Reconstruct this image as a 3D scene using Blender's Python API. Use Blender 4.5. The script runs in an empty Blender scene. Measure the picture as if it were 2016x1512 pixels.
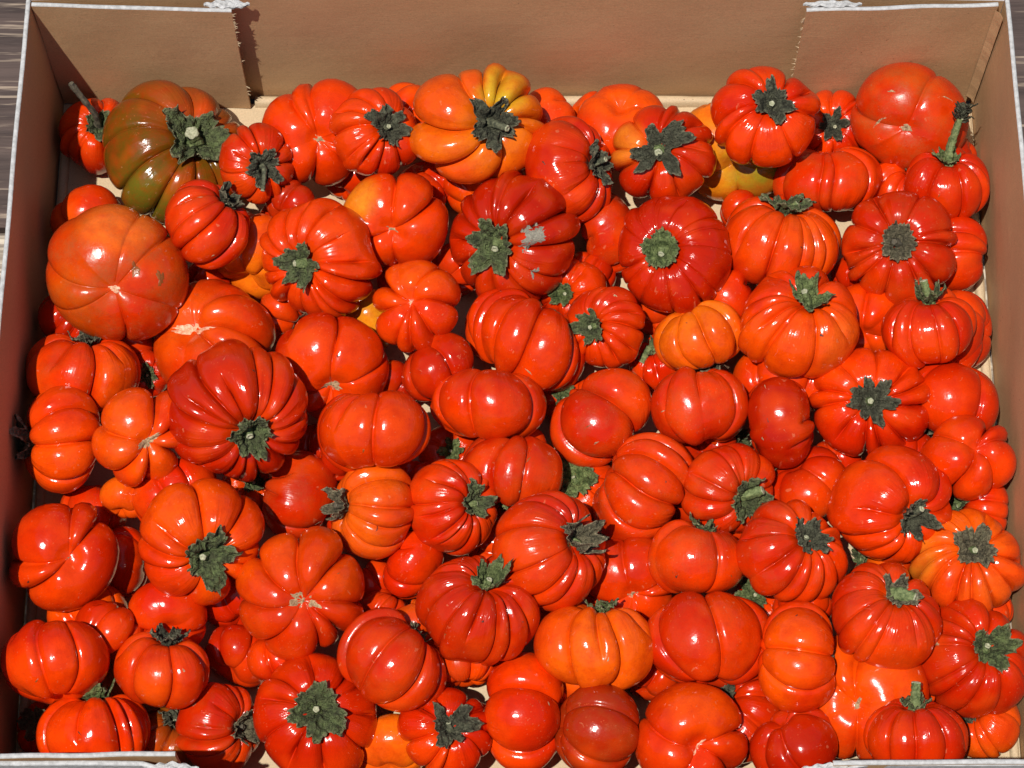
import bpy, math, random
import numpy as np
from mathutils import Vector, Matrix, noise as mnoise

# ------------------------------------------------------------------ camera, world, sun, exposure
sc = bpy.context.scene
COL = sc.collection
FPX = 5044.0                      # focal length in pixels of the 2016 px wide photograph
TILT = math.radians(22.0)
CAM = np.array([0.0, 0.0, 1.491])
cam_data = bpy.data.cameras.new('camera')
cam = bpy.data.objects.new('camera', cam_data)
COL.objects.link(cam)
cam.location = CAM.tolist()
cam.rotation_euler = (TILT, 0, 0)
cam_data.sensor_width = 36.0
cam_data.lens = FPX / 2016.0 * 36.0
cam_data.clip_start = 0.05
cam_data.clip_end = 200.0
sc.camera = cam

SUN_DIR = Vector((-0.20, -0.24, 0.95)).normalized()      # towards the sun
world = bpy.data.worlds.new('World')
sc.world = world
world.use_nodes = True
wn, wl = world.node_tree.nodes, world.node_tree.links
wn.clear()
wo = wn.new('ShaderNodeOutputWorld')
bg = wn.new('ShaderNodeBackground')
sky = wn.new('ShaderNodeTexSky')
sky.sky_type = 'NISHITA'
sky.sun_disc = False
sky.sun_elevation = math.asin(SUN_DIR.z)
sky.sun_rotation = math.atan2(SUN_DIR.x, SUN_DIR.y)
bg.inputs['Strength'].default_value = 0.065
wl.new(sky.outputs[0], bg.inputs['Color'])
wl.new(bg.outputs[0], wo.inputs['Surface'])
sun_data = bpy.data.lights.new('sun', 'SUN')
sun_data.energy = 4.7
sun_data.angle = math.radians(0.6)
sun_data.color = (1.0, 0.955, 0.90)
sun = bpy.data.objects.new('sun', sun_data)
COL.objects.link(sun)
sun.rotation_euler = SUN_DIR.to_track_quat('Z', 'Y').to_euler()
sc.view_settings.view_transform = 'Standard'
sc.view_settings.look = 'None'
sc.view_settings.exposure = 0.0
sc.view_settings.gamma = 1.0
sc.cycles.max_bounces = 8

# ------------------------------------------------------------------ helpers
CT, ST = math.cos(TILT), math.sin(TILT)
RIGHT = np.array([1.0, 0, 0]); UP = np.array([0, CT, ST]); FWD = np.array([0, ST, -CT])

def ray(px, py):
    return FWD + RIGHT * ((px - 1008) / FPX) + UP * ((756 - py) / FPX)

def at(px, py, z):
    d = ray(px, py)
    return CAM + d * ((z - CAM[2]) / d[2])

def mesh_obj(name, verts, faces, mats, parent=None, smooth=True, fmat=None):
    me = bpy.data.meshes.new(name)
    me.from_pydata([tuple(v) for v in np.asarray(verts).tolist()], [], faces)
    for m in (mats if isinstance(mats, (list, tuple)) else [mats]):
        me.materials.append(m)
    if fmat is not None:
        me.polygons.foreach_set('material_index', np.asarray(fmat, dtype=np.int32))
    me.polygons.foreach_set('use_smooth', [smooth] * len(me.polygons))
    me.update()
    o = bpy.data.objects.new(name, me)
    COL.objects.link(o)
    if parent is not None:
        o.parent = parent
    return o

def vec_noise(P, seed, f):
    """cheap smooth 3D noise: sums of rotated sines, about -1..1"""
    r = np.random.RandomState(seed)
    s = np.zeros(len(P))
    for k in range(5):
        d = r.normal(size=3); d /= np.linalg.norm(d)
        s += np.sin(P @ d * f * (0.7 + 0.8 * r.rand()) + r.rand() * 6.28)
    return s / 3.2

def smooth01(x):
    x = np.clip(x, 0, 1); return x * x * (3 - 2 * x)

# ------------------------------------------------------------------ materials
def new_mat(name):
    m = bpy.data.materials.new(name); m.use_nodes = True
    nt = m.node_tree; nt.nodes.clear()
    out = nt.nodes.new('ShaderNodeOutputMaterial')
    b = nt.nodes.new('ShaderNodeBsdfPrincipled')
    nt.links.new(b.outputs[0], out.inputs[0])
    return m, nt, b

def N(nt, typ, **kw):
    n = nt.nodes.new(typ)
    for k, v in kw.items():
        if k in ('inp',):
            for a, c in v.items(): n.inputs[a].default_value = c
        else:
            setattr(n, k, v)
    return n

def mixc(nt, fac, a, b, blend='MIX'):
    n = nt.nodes.new('ShaderNodeMix'); n.data_type = 'RGBA'; n.blend_type = blend
    for s, v in ((0, fac), (6, a), (7, b)):
        if hasattr(v, 'links') or isinstance(v, bpy.types.NodeSocket):
            nt.links.new(v, n.inputs[s])
        elif s == 0: n.inputs[0].default_value = v
        else: n.inputs[s].default_value = (*v, 1)
    return n.outputs[2]

def mrange(nt, v, a, b, c, d):
    n = nt.nodes.new('ShaderNodeMapRange')
    nt.links.new(v, n.inputs[0])
    for i, x in enumerate((a, b, c, d)): n.inputs[i + 1].default_value = x
    return n.outputs[0]

def math_n(nt, op, a, b=0.0):
    n = nt.nodes.new('ShaderNodeMath'); n.operation = op
    for i, v in ((0, a), (1, b)):
        if isinstance(v, bpy.types.NodeSocket): nt.links.new(v, n.inputs[i])
        else: n.inputs[i].default_value = v
    return n.outputs[0]

def coords(nt, kind='Object', rnd=True):
    tc = nt.nodes.new('ShaderNodeTexCoord')
    if not rnd: return tc.outputs[kind]
    oi = nt.nodes.new('ShaderNodeObjectInfo')
    mul = nt.nodes.new('ShaderNodeVectorMath'); mul.operation = 'SCALE'
    cx = nt.nodes.new('ShaderNodeCombineXYZ')
    for i in range(3): nt.links.new(oi.outputs['Random'], cx.inputs[i])
    nt.links.new(cx.outputs[0], mul.inputs[0]); mul.inputs['Scale'].default_value = 7.3
    add = nt.nodes.new('ShaderNodeVectorMath'); add.operation = 'ADD'
    nt.links.new(tc.outputs[kind], add.inputs[0]); nt.links.new(mul.outputs[0], add.inputs[1])
    return add.outputs[0]

def noise(nt, co, scale, detail=3, rough=0.55, dist=0.0):
    n = N(nt, 'ShaderNodeTexNoise', inp={'Scale': scale, 'Detail': detail, 'Roughness': rough, 'Distortion': dist})
    nt.links.new(co, n.inputs['Vector'])
    return n.outputs['Fac']

def skin_material():
    m, nt, b = new_mat('glossy_skin')
    co = coords(nt)
    att = N(nt, 'ShaderNodeAttribute', attribute_name='skin')
    dust = N(nt, 'ShaderNodeAttribute', attribute_name='dust').outputs['Fac']
    # pigment mottling
    n1 = noise(nt, co, 90, 4, 0.6)
    c = mixc(nt, mrange(nt, n1, 0.42, 0.72, 0.0, 0.45), att.outputs['Color'], (0.36, 0.008, 0.0012))
    n2 = noise(nt, co, 38, 2, 0.5)
    c = mixc(nt, mrange(nt, n2, 0.50, 0.72, 0.0, 0.42), c, (0.80, 0.075, 0.004))
    # pale pin-prick specks
    vo = N(nt, 'ShaderNodeTexVoronoi', inp={'Scale': 420.0, 'Randomness': 1.0}); nt.links.new(co, vo.inputs['Vector'])
    sp = mrange(nt, vo.outputs['Distance'], 0.10, 0.20, 1.0, 0.0)
    gate = mrange(nt, noise(nt, co, 60, 1), 0.50, 0.62, 0.0, 0.38)
    c = mixc(nt, math_n(nt, 'MULTIPLY', sp, gate), c, (0.74, 0.15, 0.05))
    # thin dry scratches
    sc_co = N(nt, 'ShaderNodeMapping', inp={'Scale': (1.0, 1.0, 0.22), 'Rotation': (0.9, 0.5, 0.3)}); nt.links.new(co, sc_co.inputs[0])
    scr = noise(nt, sc_co.outputs[0], 300, 2, 0.5, 0.6)
    scr = mrange(nt, scr, 0.70, 0.74, 0.0, 0.35)
    c = mixc(nt, scr, c, (0.62, 0.22, 0.10))
    fine = noise(nt, co, 700, 3, 0.7)
    c = mixc(nt, mrange(nt, fine, 0.50, 0.78, 0.0, 0.30), c, (0.34, 0.020, 0.003))
    # dust / dried soil on some
    nd = noise(nt, co, 70, 5, 0.65)
    nd2 = noise(nt, co, 900, 2, 0.7)
    dm = math_n(nt, 'MULTIPLY', mrange(nt, nd, 0.42, 0.66, 0.05, 1.0), mrange(nt, nd2, 0.35, 0.65, 0.5, 1.0))
    df = math_n(nt, 'MULTIPLY', dust, dm)
    c = mixc(nt, math_n(nt, 'MULTIPLY', df, 0.50), c, (0.26, 0.090, 0.016))
    nt.links.new(c, b.inputs['Base Color'])
    r0 = mrange(nt, noise(nt, co, 130, 3), 0.3, 0.75, 0.10, 0.21)
    rr = math_n(nt, 'ADD', r0, math_n(nt, 'MULTIPLY', df, 0.30))
    nt.links.new(rr, b.inputs['Roughness'])
    b.inputs['IOR'].default_value = 1.43
    b.inputs['Coat Weight'].default_value = 0.0
    b.inputs['Coat Roughness'].default_value = 0.09
    # relief: faint meridian striations (uv.x runs round the fruit) plus fine orange-peel
    uv = nt.nodes.new('ShaderNodeUVMap'); uv.uv_map = 'UVMap'
    mp = N(nt, 'ShaderNodeMapping', inp={'Scale': (34.0, 1.5, 1.0)}); nt.links.new(uv.outputs[0], mp.inputs[0])
    add = nt.nodes.new('ShaderNodeVectorMath'); add.operation = 'ADD'
    nt.links.new(mp.outputs[0], add.inputs[0])
    oi = nt.nodes.new('ShaderNodeObjectInfo'); s9 = math_n(nt, 'MULTIPLY', oi.outputs['Random'], 50.0)
    cx = nt.nodes.new('ShaderNodeCombineXYZ'); nt.links.new(s9, cx.inputs[2]); nt.links.new(cx.outputs[0], add.inputs[1])
    stri = noise(nt, add.outputs[0], 1.0, 4, 0.6, 0.4)
    near = N(nt, 'ShaderNodeAttribute', attribute_name='stria').outputs['Fac']
    h1 = math_n(nt, 'MULTIPLY', stri, near)
    h2 = math_n(nt, 'MULTIPLY', noise(nt, co, 120, 3), 0.16)
    h3 = math_n(nt, 'MULTIPLY', noise(nt, co, 1100, 2), 0.012)
    hh = math_n(nt, 'ADD', math_n(nt, 'ADD', h1, h2), h3)
    bp = N(nt, 'ShaderNodeBump', inp={'Strength': 0.8, 'Distance': 0.0030}); nt.links.new(hh, bp.inputs['Height'])
    nt.links.new(bp.outputs[0], b.inputs['Normal'])
    return m

def calyx_material(name, lo, hi, tan, tan_amt, rough=0.75):
    m, nt, b = new_mat(name)
    co = coords(nt)
    n1 = noise(nt, co, 190, 6, 0.75)
    c = mixc(nt, mrange(nt, n1, 0.40, 0.62, 0, 1), lo, hi)
    oi = nt.nodes.new('ShaderNodeObjectInfo')
    c = mixc(nt, mrange(nt, oi.outputs['Random'], 0.0, 1.0, 0.0, 0.35), c, (0.075, 0.075, 0.040))
    big = noise(nt, co, 70, 2, 0.5)
    c = mixc(nt, mrange(nt, big, 0.52, 0.64, 0.0, 0.45), c, tuple(x * 0.35 for x in lo))
    n2 = noise(nt, co, 480, 3, 0.6)
    rim = N(nt, 'ShaderNodeAttribute', attribute_name='rim').outputs['Fac']
    f = math_n(nt, 'MULTIPLY', mrange(nt, n2, 0.35, 0.6, 0.2, 1.0), math_n(nt, 'ADD', math_n(nt, 'MULTIPLY', rim, 0.8), tan_amt))
    c = mixc(nt, f, c, tan)
    nt.links.new(c, b.inputs['Base Color'])
    b.inputs['Roughness'].default_value = rough; b.inputs['Specular IOR Level'].default_value = 0.25
    vo = N(nt, 'ShaderNodeTexVoronoi', inp={'Scale': 620.0}); nt.links.new(co, vo.inputs['Vector'])
    hh = math_n(nt, 'ADD', noise(nt, co, 420, 5, 0.7, 0.8), math_n(nt, 'MULTIPLY', vo.outputs['Distance'], 0.5))
    bp = N(nt, 'ShaderNodeBump', inp={'Strength': 1.0, 'Distance': 0.0032}); nt.links.new(hh, bp.inputs['Height'])
    nt.links.new(bp.outputs[0], b.inputs['Normal'])
    return m

def plain_material(name, a, bcol, scale, rough, bump=0.001, lo=0.35, hi=0.65):
    m, nt, b = new_mat(name)
    co = coords(nt)
    n1 = noise(nt, co, scale, 5, 0.65)
    nt.links.new(mixc(nt, mrange(nt, n1, lo, hi, 0, 1), a, bcol), b.inputs['Base Color'])
    b.inputs['Roughness'].default_value = rough
    bp = N(nt, 'ShaderNodeBump', inp={'Strength': 0.8, 'Distance': bump}); nt.links.new(noise(nt, co, scale * 1.7, 4), bp.inputs['Height'])
    nt.links.new(bp.outputs[0], b.inputs['Normal'])
    return m

def cardboard_material(name, base, dark, flute_axis=None):
    m, nt, b = new_mat(name)
    co = coords(nt, rnd=False)
    n1 = noise(nt, co, 14, 4, 0.6)
    c = mixc(nt, mrange(nt, n1, 0.35, 0.7, 0, 0.55), base, dark)
    n2 = noise(nt, co, 900, 3, 0.7)
    c = mixc(nt, mrange(nt, n2, 0.35, 0.7, 0.0, 0.45), c, tuple(x * 0.6 for x in dark))
    mp = N(nt, 'ShaderNodeMapping', inp={'Scale': (120.0, 120.0, 1500.0)}); nt.links.new(co, mp.inputs[0])
    fib = noise(nt, mp.outputs[0], 1.0, 3, 0.6)
    c = mixc(nt, mrange(nt, fib, 0.55, 0.75, 0.0, 0.10), c, tuple(min(1, x * 1.35) for x in base))
    sp = noise(nt, co, 420, 2, 0.5)
    c = mixc(nt, mrange(nt, sp, 0.72, 0.76, 0.0, 0.6), c, (0.10, 0.05, 0.03))
    nt.links.new(c, b.inputs['Base Color'])
    b.inputs['Roughness'].default_value = 0.62
    b.inputs['Specular IOR Level'].default_value = 0.35
    h = math_n(nt, 'ADD', fib, math_n(nt, 'MULTIPLY', noise(nt, co, 45, 3), 1.5))
    bp = N(nt, 'ShaderNodeBump', inp={'Strength': 0.16, 'Distance': 0.0012}); nt.links.new(h, bp.inputs['Height'])
    nt.links.new(bp.outputs[0], b.inputs['Normal'])
    return m

def wood_material(name, lo, hi, pale, amt):
    m, nt, b = new_mat(name)
    co = coords(nt)
    mp = N(nt, 'ShaderNodeMapping', inp={'Scale': (6.0, 90.0, 60.0)}); nt.links.new(co, mp.inputs[0])
    g = noise(nt, mp.outputs[0], 1.0, 6, 0.65, 0.5)
    c = mixc(nt, mrange(nt, g, 0.35, 0.65, 0, 1), lo, hi)
    mp2 = N(nt, 'ShaderNodeMapping', inp={'Scale': (14.0, 230.0, 60.0)}); nt.links.new(co, mp2.inputs[0])
    g2 = noise(nt, mp2.outputs[0], 1.0, 3, 0.6, 0.2)
    c = mixc(nt, mrange(nt, g2, 0.62 - amt, 0.72 - amt, 0, 0.8), c, pale)
    nt.links.new(c, b.inputs['Base Color'])
    b.inputs['Roughness'].default_value = 0.75
    bp = N(nt, 'ShaderNodeBump', inp={'Strength': 0.8, 'Distance': 0.002}); nt.links.new(g, bp.inputs['Height'])
    nt.links.new(bp.outputs[0], b.inputs['Normal'])
    return m

M_SKIN = skin_material()
M_CAL = {
    'g': calyx_material('green_calyx', (0.022, 0.034, 0.012), (0.155, 0.215, 0.070), (0.34, 0.31, 0.17), 0.12),
    'l': calyx_material('pale_green_calyx', (0.050, 0.085, 0.018), (0.29, 0.36, 0.125), (0.30, 0.30, 0.16), 0.06),
    'k': calyx_material('dried_dark_calyx', (0.010, 0.011, 0.008), (0.110, 0.115, 0.072), (0.30, 0.27, 0.17), 0.12),
    't': calyx_material('withered_calyx', (0.014, 0.013, 0.009), (0.12, 0.11, 0.06), (0.40, 0.33, 0.20), 0.30),
}
M_STEM = {
    'g': plain_material('green_stem', (0.055, 0.085, 0.022), (0.21, 0.25, 0.095), 420, 0.75, 0.0014),
    'k': plain_material('dark_stem', (0.022, 0.026, 0.014), (0.15, 0.15, 0.085), 420, 0.8, 0.0014),
    't': plain_material('brown_stem', (0.03, 0.025, 0.018), (0.13, 0.11, 0.07), 300, 0.75),
}
M_CUT = plain_material('cut_stem_end', (0.22, 0.23, 0.13), (0.46, 0.45, 0.30), 700, 0.8, 0.0004)
M_CORK = plain_material('tan_cork', (0.20, 0.10, 0.045), (0.55, 0.40, 0.22), 650, 0.85)
M_GREY = plain_material('grey_scab', (0.17, 0.155, 0.12), (0.30, 0.275, 0.21), 800, 0.9)
M_SPOT = plain_material('brown_bruise', (0.20, 0.050, 0.010), (0.30, 0.085, 0.015), 300, 0.35, 0.0002)
M_DARK = plain_material('dark_speck', (0.06, 0.010, 0.004), (0.14, 0.03, 0.01), 500, 0.6, 0.0003)
M_PALE = plain_material('pale_scar', (0.62, 0.22, 0.10), (0.85, 0.55, 0.36), 500, 0.5)
M_KRAFT = cardboard_material('kraft_cardboard', (0.56, 0.355, 0.180), (0.48, 0.285, 0.135))
M_FLOOR = cardboard_material('pale_kraft_cardboard', (0.58, 0.45, 0.28), (0.50, 0.37, 0.22))
M_WHITE = plain_material('white_liner', (0.36, 0.355, 0.34), (0.54, 0.535, 0.52), 300, 0.7, 0.0005)
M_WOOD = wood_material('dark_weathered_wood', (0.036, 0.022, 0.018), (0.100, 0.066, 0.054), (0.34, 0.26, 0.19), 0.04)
M_WOOD2 = wood_material('sunlit_weathered_wood', (0.15, 0.115, 0.085), (0.32, 0.26, 0.20), (0.60, 0.52, 0.40), 0.12)  # same weathered wood, with sunlight put into the colour as a paler tone

# ------------------------------------------------------------------ the table and the tray
WZ = 0.126                                      # rim height over the tray floor (z = 0)
T = 0.0027                                      # board thickness
XL, XR = float(at(60, 12, WZ)[0]), float(at(1979, 14, WZ)[0])
YF, YN = float(at(1008, 12, WZ)[1]), float(at(1008, 1484, WZ)[1])
print('TRAY', XL, XR, YF, YN)

TABLE_Z = -0.006
table = bpy.data.objects.new('wooden_table', None); COL.objects.link(table)
table.location = (0, 0.5, TABLE_Z - 0.03); table['kind'] = 'structure'
rs = random.Random(5)
y = 0.715 - 0.204 * 5
np_ = 0
while y < 1.75:
    w = 0.200
    x0, x1, dz = -1.3, 1.3, rs.uniform(-0.0015, 0.0)
    c = 0.0025
    prof = [(0, -0.03), (w, -0.03), (w, -c), (w - c, 0), (c, 0), (0, -c)]
    vs = [(xx, y - 0.5 + a, 0.03 + dz + bz) for xx in (x0, x1) for a, bz in prof]
    k = len(prof)
    fs = [tuple(range(k))[::-1], tuple(range(k, 2 * k))] + [(i, (i + 1) % k, k + (i + 1) % k, k + i) for i in range(k)]
    mesh_obj('plank', vs, fs, M_WOOD2 if np_ in (3, 4) else M_WOOD, table, smooth=False); np_ += 1  # paler planks paint the sunlit stretch of the tabletop
    y += w + 0.004
under = mesh_obj('underframe', [(-1.2, -0.8, -0.02), (1.2, -0.8, -0.02), (1.2, 1.2, -0.02), (-1.2, 1.2, -0.02),
                                (-1.2, -0.8, -0.001), (1.2, -0.8, -0.001), (1.2, 1.2, -0.001), (-1.2, 1.2, -0.001)],
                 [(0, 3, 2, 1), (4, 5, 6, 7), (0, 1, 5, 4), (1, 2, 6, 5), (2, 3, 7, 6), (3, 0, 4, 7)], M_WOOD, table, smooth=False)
gm = plain_material('grey_paving', (0.16, 0.15, 0.14), (0.24, 0.23, 0.21), 6, 0.9)
g = mesh_obj('ground', [(-60, -60, -0.78), (60, -60, -0.78), (60, 60, -0.78), (-60, 60, -0.78)], [(0, 1, 2, 3)], gm, smooth=False)
g['kind'] = 'structure'

tray = bpy.data.objects.new('cardboard_tray', None); COL.objects.link(tray)
tray.location = (0, 0, 0)
tray['label'] = 'open brown cardboard tray with white rim, filled with the red ribbed fruits'
tray['category'] = 'cardboard box'

def board(name, path, z0, z1, inner_left, parent, lean=None, nz=8, edge_mat=1, amp=0.0004, seed=0, bulge=None, outer_mat=1):
    """upright board following path [(x,y)...]; inner face brown, outer face and top edge white.
    path is the INNER face line; the thickness goes to the right of travel when inner_left."""
    path = np.array(path, float); n = len(path)
    tan = np.gradient(path, axis=0); tan /= np.linalg.norm(tan, axis=1)[:, None]
    nor = np.stack([tan[:, 1], -tan[:, 0]], 1) * (1 if inner_left else -1)
    vs, fs, fm = [], [], []
    rr = np.random.RandomState(seed)
    def wob(i, z): return amp * math.sin(i * 0.9 + seed) * math.sin(z * 60 + seed) + amp * 0.6 * math.sin(i * 0.31 + z * 35 + seed * 2)
    for side in (0, 1):
        for j in range(nz + 1):
            f = j / nz
            for i in range(n):
                ztop = z1[i] if hasattr(z1, '__len__') else z1
                z = z0 + (ztop - z0) * f
                off = side * T + wob(i, z) * (1 - abs(2 * f - 1) * 0.3)
                ln = 0 if lean is None else lean * f
                if bulge is not None: ln += bulge(i / (n - 1), f)
                p = path[i] + nor[i] * (off + ln)
                rnd = 0.0002 * math.sin(i * 0.8 + side) if j == nz else 0
                vs.append((p[0], p[1], z + rnd))
    A = lambda s, j, i: s * (nz + 1) * n + j * n + i
    for j in range(nz):
        for i in range(n - 1):
            fs.append((A(0, j, i), A(0, j, i + 1), A(0, j + 1, i + 1), A(0, j + 1, i))); fm.append(0)
            fs.append((A(1, j, i + 1), A(1, j, i), A(1, j + 1, i), A(1, j + 1, i + 1))); fm.append(outer_mat)
    # rounded white top edge
    base = len(vs)
    for i in range(n):
        ztop = z1[i] if hasattr(z1, '__len__') else z1
        a, b_ = np.array(vs[A(0, nz, i)]), np.array(vs[A(1, nz, i)])
        m = (a + b_) / 2; m[2] += T * 0.28
        q1 = a * 0.82 + b_ * 0.18; q1[2] += T * 0.20
        q2 = b_ * 0.82 + a * 0.18; q2[2] += T * 0.20
        vs += [tuple(q1), tuple(m), tuple(q2)]
    for i in range(n - 1):
        rows = [A(0, nz, i), base + 3 * i, base + 3 * i + 1, base + 3 * i + 2, A(1, nz, i)]
        rows2 = [A(0, nz, i + 1), base + 3 * i + 3, base + 3 * i + 4, base + 3 * i + 5, A(1, nz, i + 1)]
        for k in range(4):
            fs.append((rows[k], rows2[k], rows2[k + 1], rows[k + 1])); fm.append(edge_mat)
        fs.append((A(0, 0, i), A(1, 0, i), A(1, 0, i + 1), A(0, 0, i + 1))); fm.append(0)
    for i in (0, n - 1):
        loop = [A(0, j, i) for j in range(nz + 1)] + [base + 3 * i, base + 3 * i + 1, base + 3 * i + 2] + [A(1, j, i) for j in range(nz, -1, -1)]
        fs.append(tuple(loop if i == 0 else loop[::-1])); fm.append(0)
    o = mesh_obj(name, vs, fs, [M_KRAFT, M_WHITE], parent, smooth=False, fmat=fm)
    return o

def lin(a, b, n): return np.linspace(np.array(a, float), np.array(b, float), n)
def bow(a, b, n, amt, nx, ny):
    P = lin(a, b, n); t = np.linspace(0, 1, n); s = np.sin(t * math.pi) ** 0.7 * amt
    P[:, 0] += nx * s; P[:, 1] += ny * s
    return P
# base sheet
fl = 0.0
mesh_obj('bottom_panel', [(XL, YN, -0.004), (XR, YN, -0.004), (XR, YF, -0.004), (XL, YF, -0.004), (XL, YN, 0), (XR, YN, 0), (XR, YF, 0), (XL, YF, 0)],
         [(0, 3, 2, 1), (4, 5, 6, 7), (0, 1, 5, 4), (1, 2, 6, 5), (2, 3, 7, 6), (3, 0, 4, 7)], M_FLOOR, tray, smooth=False)
# outer long walls (bowed outward in the middle), short walls, then the inner corner flaps
board('side_panel', bow((XL, YF + 0.0045), (XR, YF + 0.0045), 40, 0.0020, 0, 1), -0.004, WZ - 0.001, False, tray, seed=1)
NLX = float(at(345, 1482, WZ)[0]); NRX = float(at(1640, 1500, WZ)[0])
npth = []
for xx in np.linspace(XL, XR, 90):
    q = min(max((xx - (NLX - 0.020)) / 0.035, 0), max((NRX + 0.020 - xx) / 0.035, 0), 1)
    q = q * q * (3 - 2 * q)
    npth.append((float(xx), YN - 0.0034 - 0.0125 * q))
board('side_panel', npth, -0.004, WZ - 0.002, True, tray, seed=2)
board('end_panel', bow((XL, YN - 0.004), (XL, YF + 0.0042), 30, 0.002, -1, 0), -0.004, WZ, False, tray, seed=3)
board('end_panel', bow((XR, YN - 0.004), (XR, YF + 0.0042), 30, 0.002, 1, 0), -0.004, WZ, True, tray, seed=4)
def fx(px, py): return float(at(px, py, WZ)[0])
FLX = fx(455, 30); FRX = fx(1588, 18)
board('corner_flap', [(p[0], p[1]) for p in lin((XL + 0.0005, YF - 0.0000), (FLX, YF - 0.0040), 16)], 0.001, WZ - 0.0005, False, tray, seed=5, outer_mat=0)
board('corner_flap', [(p[0], p[1]) for p in lin((FRX, YF - 0.0035), (XR - 0.004, YF), 16)], 0.001, WZ - 0.0005, False, tray, seed=6, outer_mat=0)
NLX = fx(345, 1482); NRX = fx(1640, 1500)
board('corner_flap', [(p[0], p[1]) for p in lin((XL + 0.004, YN), (NLX, YN + 0.0015), 16)], 0.001, WZ, True, tray, seed=7, outer_mat=0)
board('corner_flap', [(p[0], p[1]) for p in lin((NRX, YN - 0.0035), (XR - 0.004, YN - 0.003), 16)], 0.001, WZ, True, tray, seed=8, outer_mat=0)

# folded lip where the bottom meets the far wall (pale rounded strip)
def strip(name, p0, p1, w, h, mat, seed, n=60, parent=tray):
    p0, p1 = np.array(p0, float), np.array(p1, float)
    rr = np.random.RandomState(seed)
    d = (p1 - p0); L = np.linalg.norm(d); d /= L
    side = np.array([-d[1], d[0], 0])
    prof = [(-0.5, 0), (-0.42, 0.7), (-0.2, 1), (0.2, 1), (0.42, 0.7), (0.5, 0)]
    vs, fs = [], []
    for i in range(n + 1):
        c = p0 + d * L * i / n
        ww = w * (1 + 0.06 * math.sin(i * 0.7 + seed)); hh = h * (1 + 0.12 * math.sin(i * 0.5 + 2 + seed))
        for a, b_ in prof:
            q = c + side * a * ww; vs.append((q[0], q[1], q[2] + b_ * hh + rr.uniform(-1, 1) * h * 0.05))
    k = len(prof)
    for i in range(n):
        for j in range(k - 1):
            fs.append((i * k + j, (i + 1) * k + j, (i + 1) * k + j + 1, i * k + j + 1))
    fs.append(tuple(range(k))); fs.append(tuple(range(n * k, n * k + k))[::-1])
    return mesh_obj(name, vs, fs, mat, parent, smooth=True)
strip('folded_lip', (FLX + 0.003, YF + 0.001, 0.0), (FRX - 0.002, YF + 0.001, 0.0), 0.007, 0.0055, M_FLOOR, 1)
strip('folded_lip', (XL + 0.0035, YN + 0.01, 0.0), (XL + 0.0035, YF - 0.01, 0.0), 0.006, 0.004, M_FLOOR, 2)
strip('folded_lip', (XR - 0.0035, YN + 0.01, 0.0), (XR - 0.0035, YF - 0.004, 0.0), 0.006, 0.004, M_FLOOR, 3)

# frayed paper on the flap edges and torn white liner where flap and wall part
def fringe(name, p_top, p_bot, n, ln, mat, seed, dirx, w=0.0022):
    rr = random.Random(seed); vs, fs = [], []
    a, b_ = np.array(p_top, float), np.array(p_bot, float)
    for i in range(n):
        f = rr.random() ** 1.8
        c = a + (b_ - a) * f
        L = ln * rr.uniform(0.25, 1.0); hw = w * rr.uniform(0.3, 1)
        dy = rr.uniform(-0.0012, 0.0012); dz = rr.uniform(-0.001, 0.0016)
        k = len(vs)
        vs += [(c[0], c[1], c[2] - hw), (c[0], c[1], c[2] + hw), (c[0] + dirx * L, c[1] + dy, c[2] + dz + hw * 0.2), (c[0] + dirx * L * 0.8, c[1] + dy, c[2] + dz - hw * 0.5),
               (c[0], c[1] + 0.0005, c[2] - hw), (c[0], c[1] + 0.0005, c[2] + hw)]
        fs += [(k, k + 3, k + 2, k + 1), (k + 4, k + 5, k + 2, k + 3), (k, k + 4, k + 3), (k + 1, k + 2, k + 5)]
    return mesh_obj(name, vs, fs, mat, tray, smooth=False)
fr1 = fringe('frayed_edge', (FLX, YF - 0.004, WZ - 0.004), (FLX, YF - 0.004, 0.01), 34, 0.0030, M_FLOOR, 4, 1, 0.0007)
fr = fringe('frayed_edge', (FRX, YF - 0.003, WZ - 0.010), (FRX, YF - 0.003, 0.03), 26, 0.0030, M_FLOOR, 5, -1, 0.0007)
fr1['kind'] = 'stuff'; fr['kind'] = 'stuff'
def crumple(name, c, sx, sy, sz, seed, mat):
    """a crumpled tongue of torn liner"""
    n, m = 22, 7; vs, fs = [], []
    rr = np.random.RandomState(seed)
    for i in range(n):
        for j in range(m):
            u, v = i / (n - 1) - 0.5, j / (m - 1) - 0.5
            tap = (1 - abs(2 * u) ** 1.6)
            vs.append((c[0] + u * sx, c[1] + v * sy * (0.25 + tap) + 0.0006 * math.sin(i * 1.3), c[2] + sz * tap * (0.6 + 0.5 * math.sin(i * 0.9 + j * 1.9 + seed)) + rr.uniform(-1, 1) * 0.0005))
    k = len(vs)
    vs += [(x, y_, z - 0.0012) for x, y_, z in vs]
    for i in range(n - 1):
        for j in range(m - 1):
            q = (i * m + j, (i + 1) * m + j, (i + 1) * m + j + 1, i * m + j + 1)
            fs.append(q); fs.append(tuple(a + k for a in q[::-1]))
    return mesh_obj(name, vs, fs, mat, tray, smooth=False)
crumple('torn_liner', (FLX - 0.003, YF + 0.001, WZ + 0.0005), 0.028, 0.0050, 0.0012, 3, M_WHITE)
crumple('torn_liner', (FRX + 0.016, YF + 0.001, WZ + 0.0005), 0.036, 0.0040, 0.0010, 8, M_WHITE)
crumple('torn_liner', (NLX - 0.002, YN - 0.008, WZ - 0.002), 0.030, 0.0060, 0.0012, 11, M_WHITE)
crumple('torn_liner', (NRX - 0.002, YN - 0.008, WZ - 0.002), 0.030, 0.0050, 0.0010, 13, M_WHITE)
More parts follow.
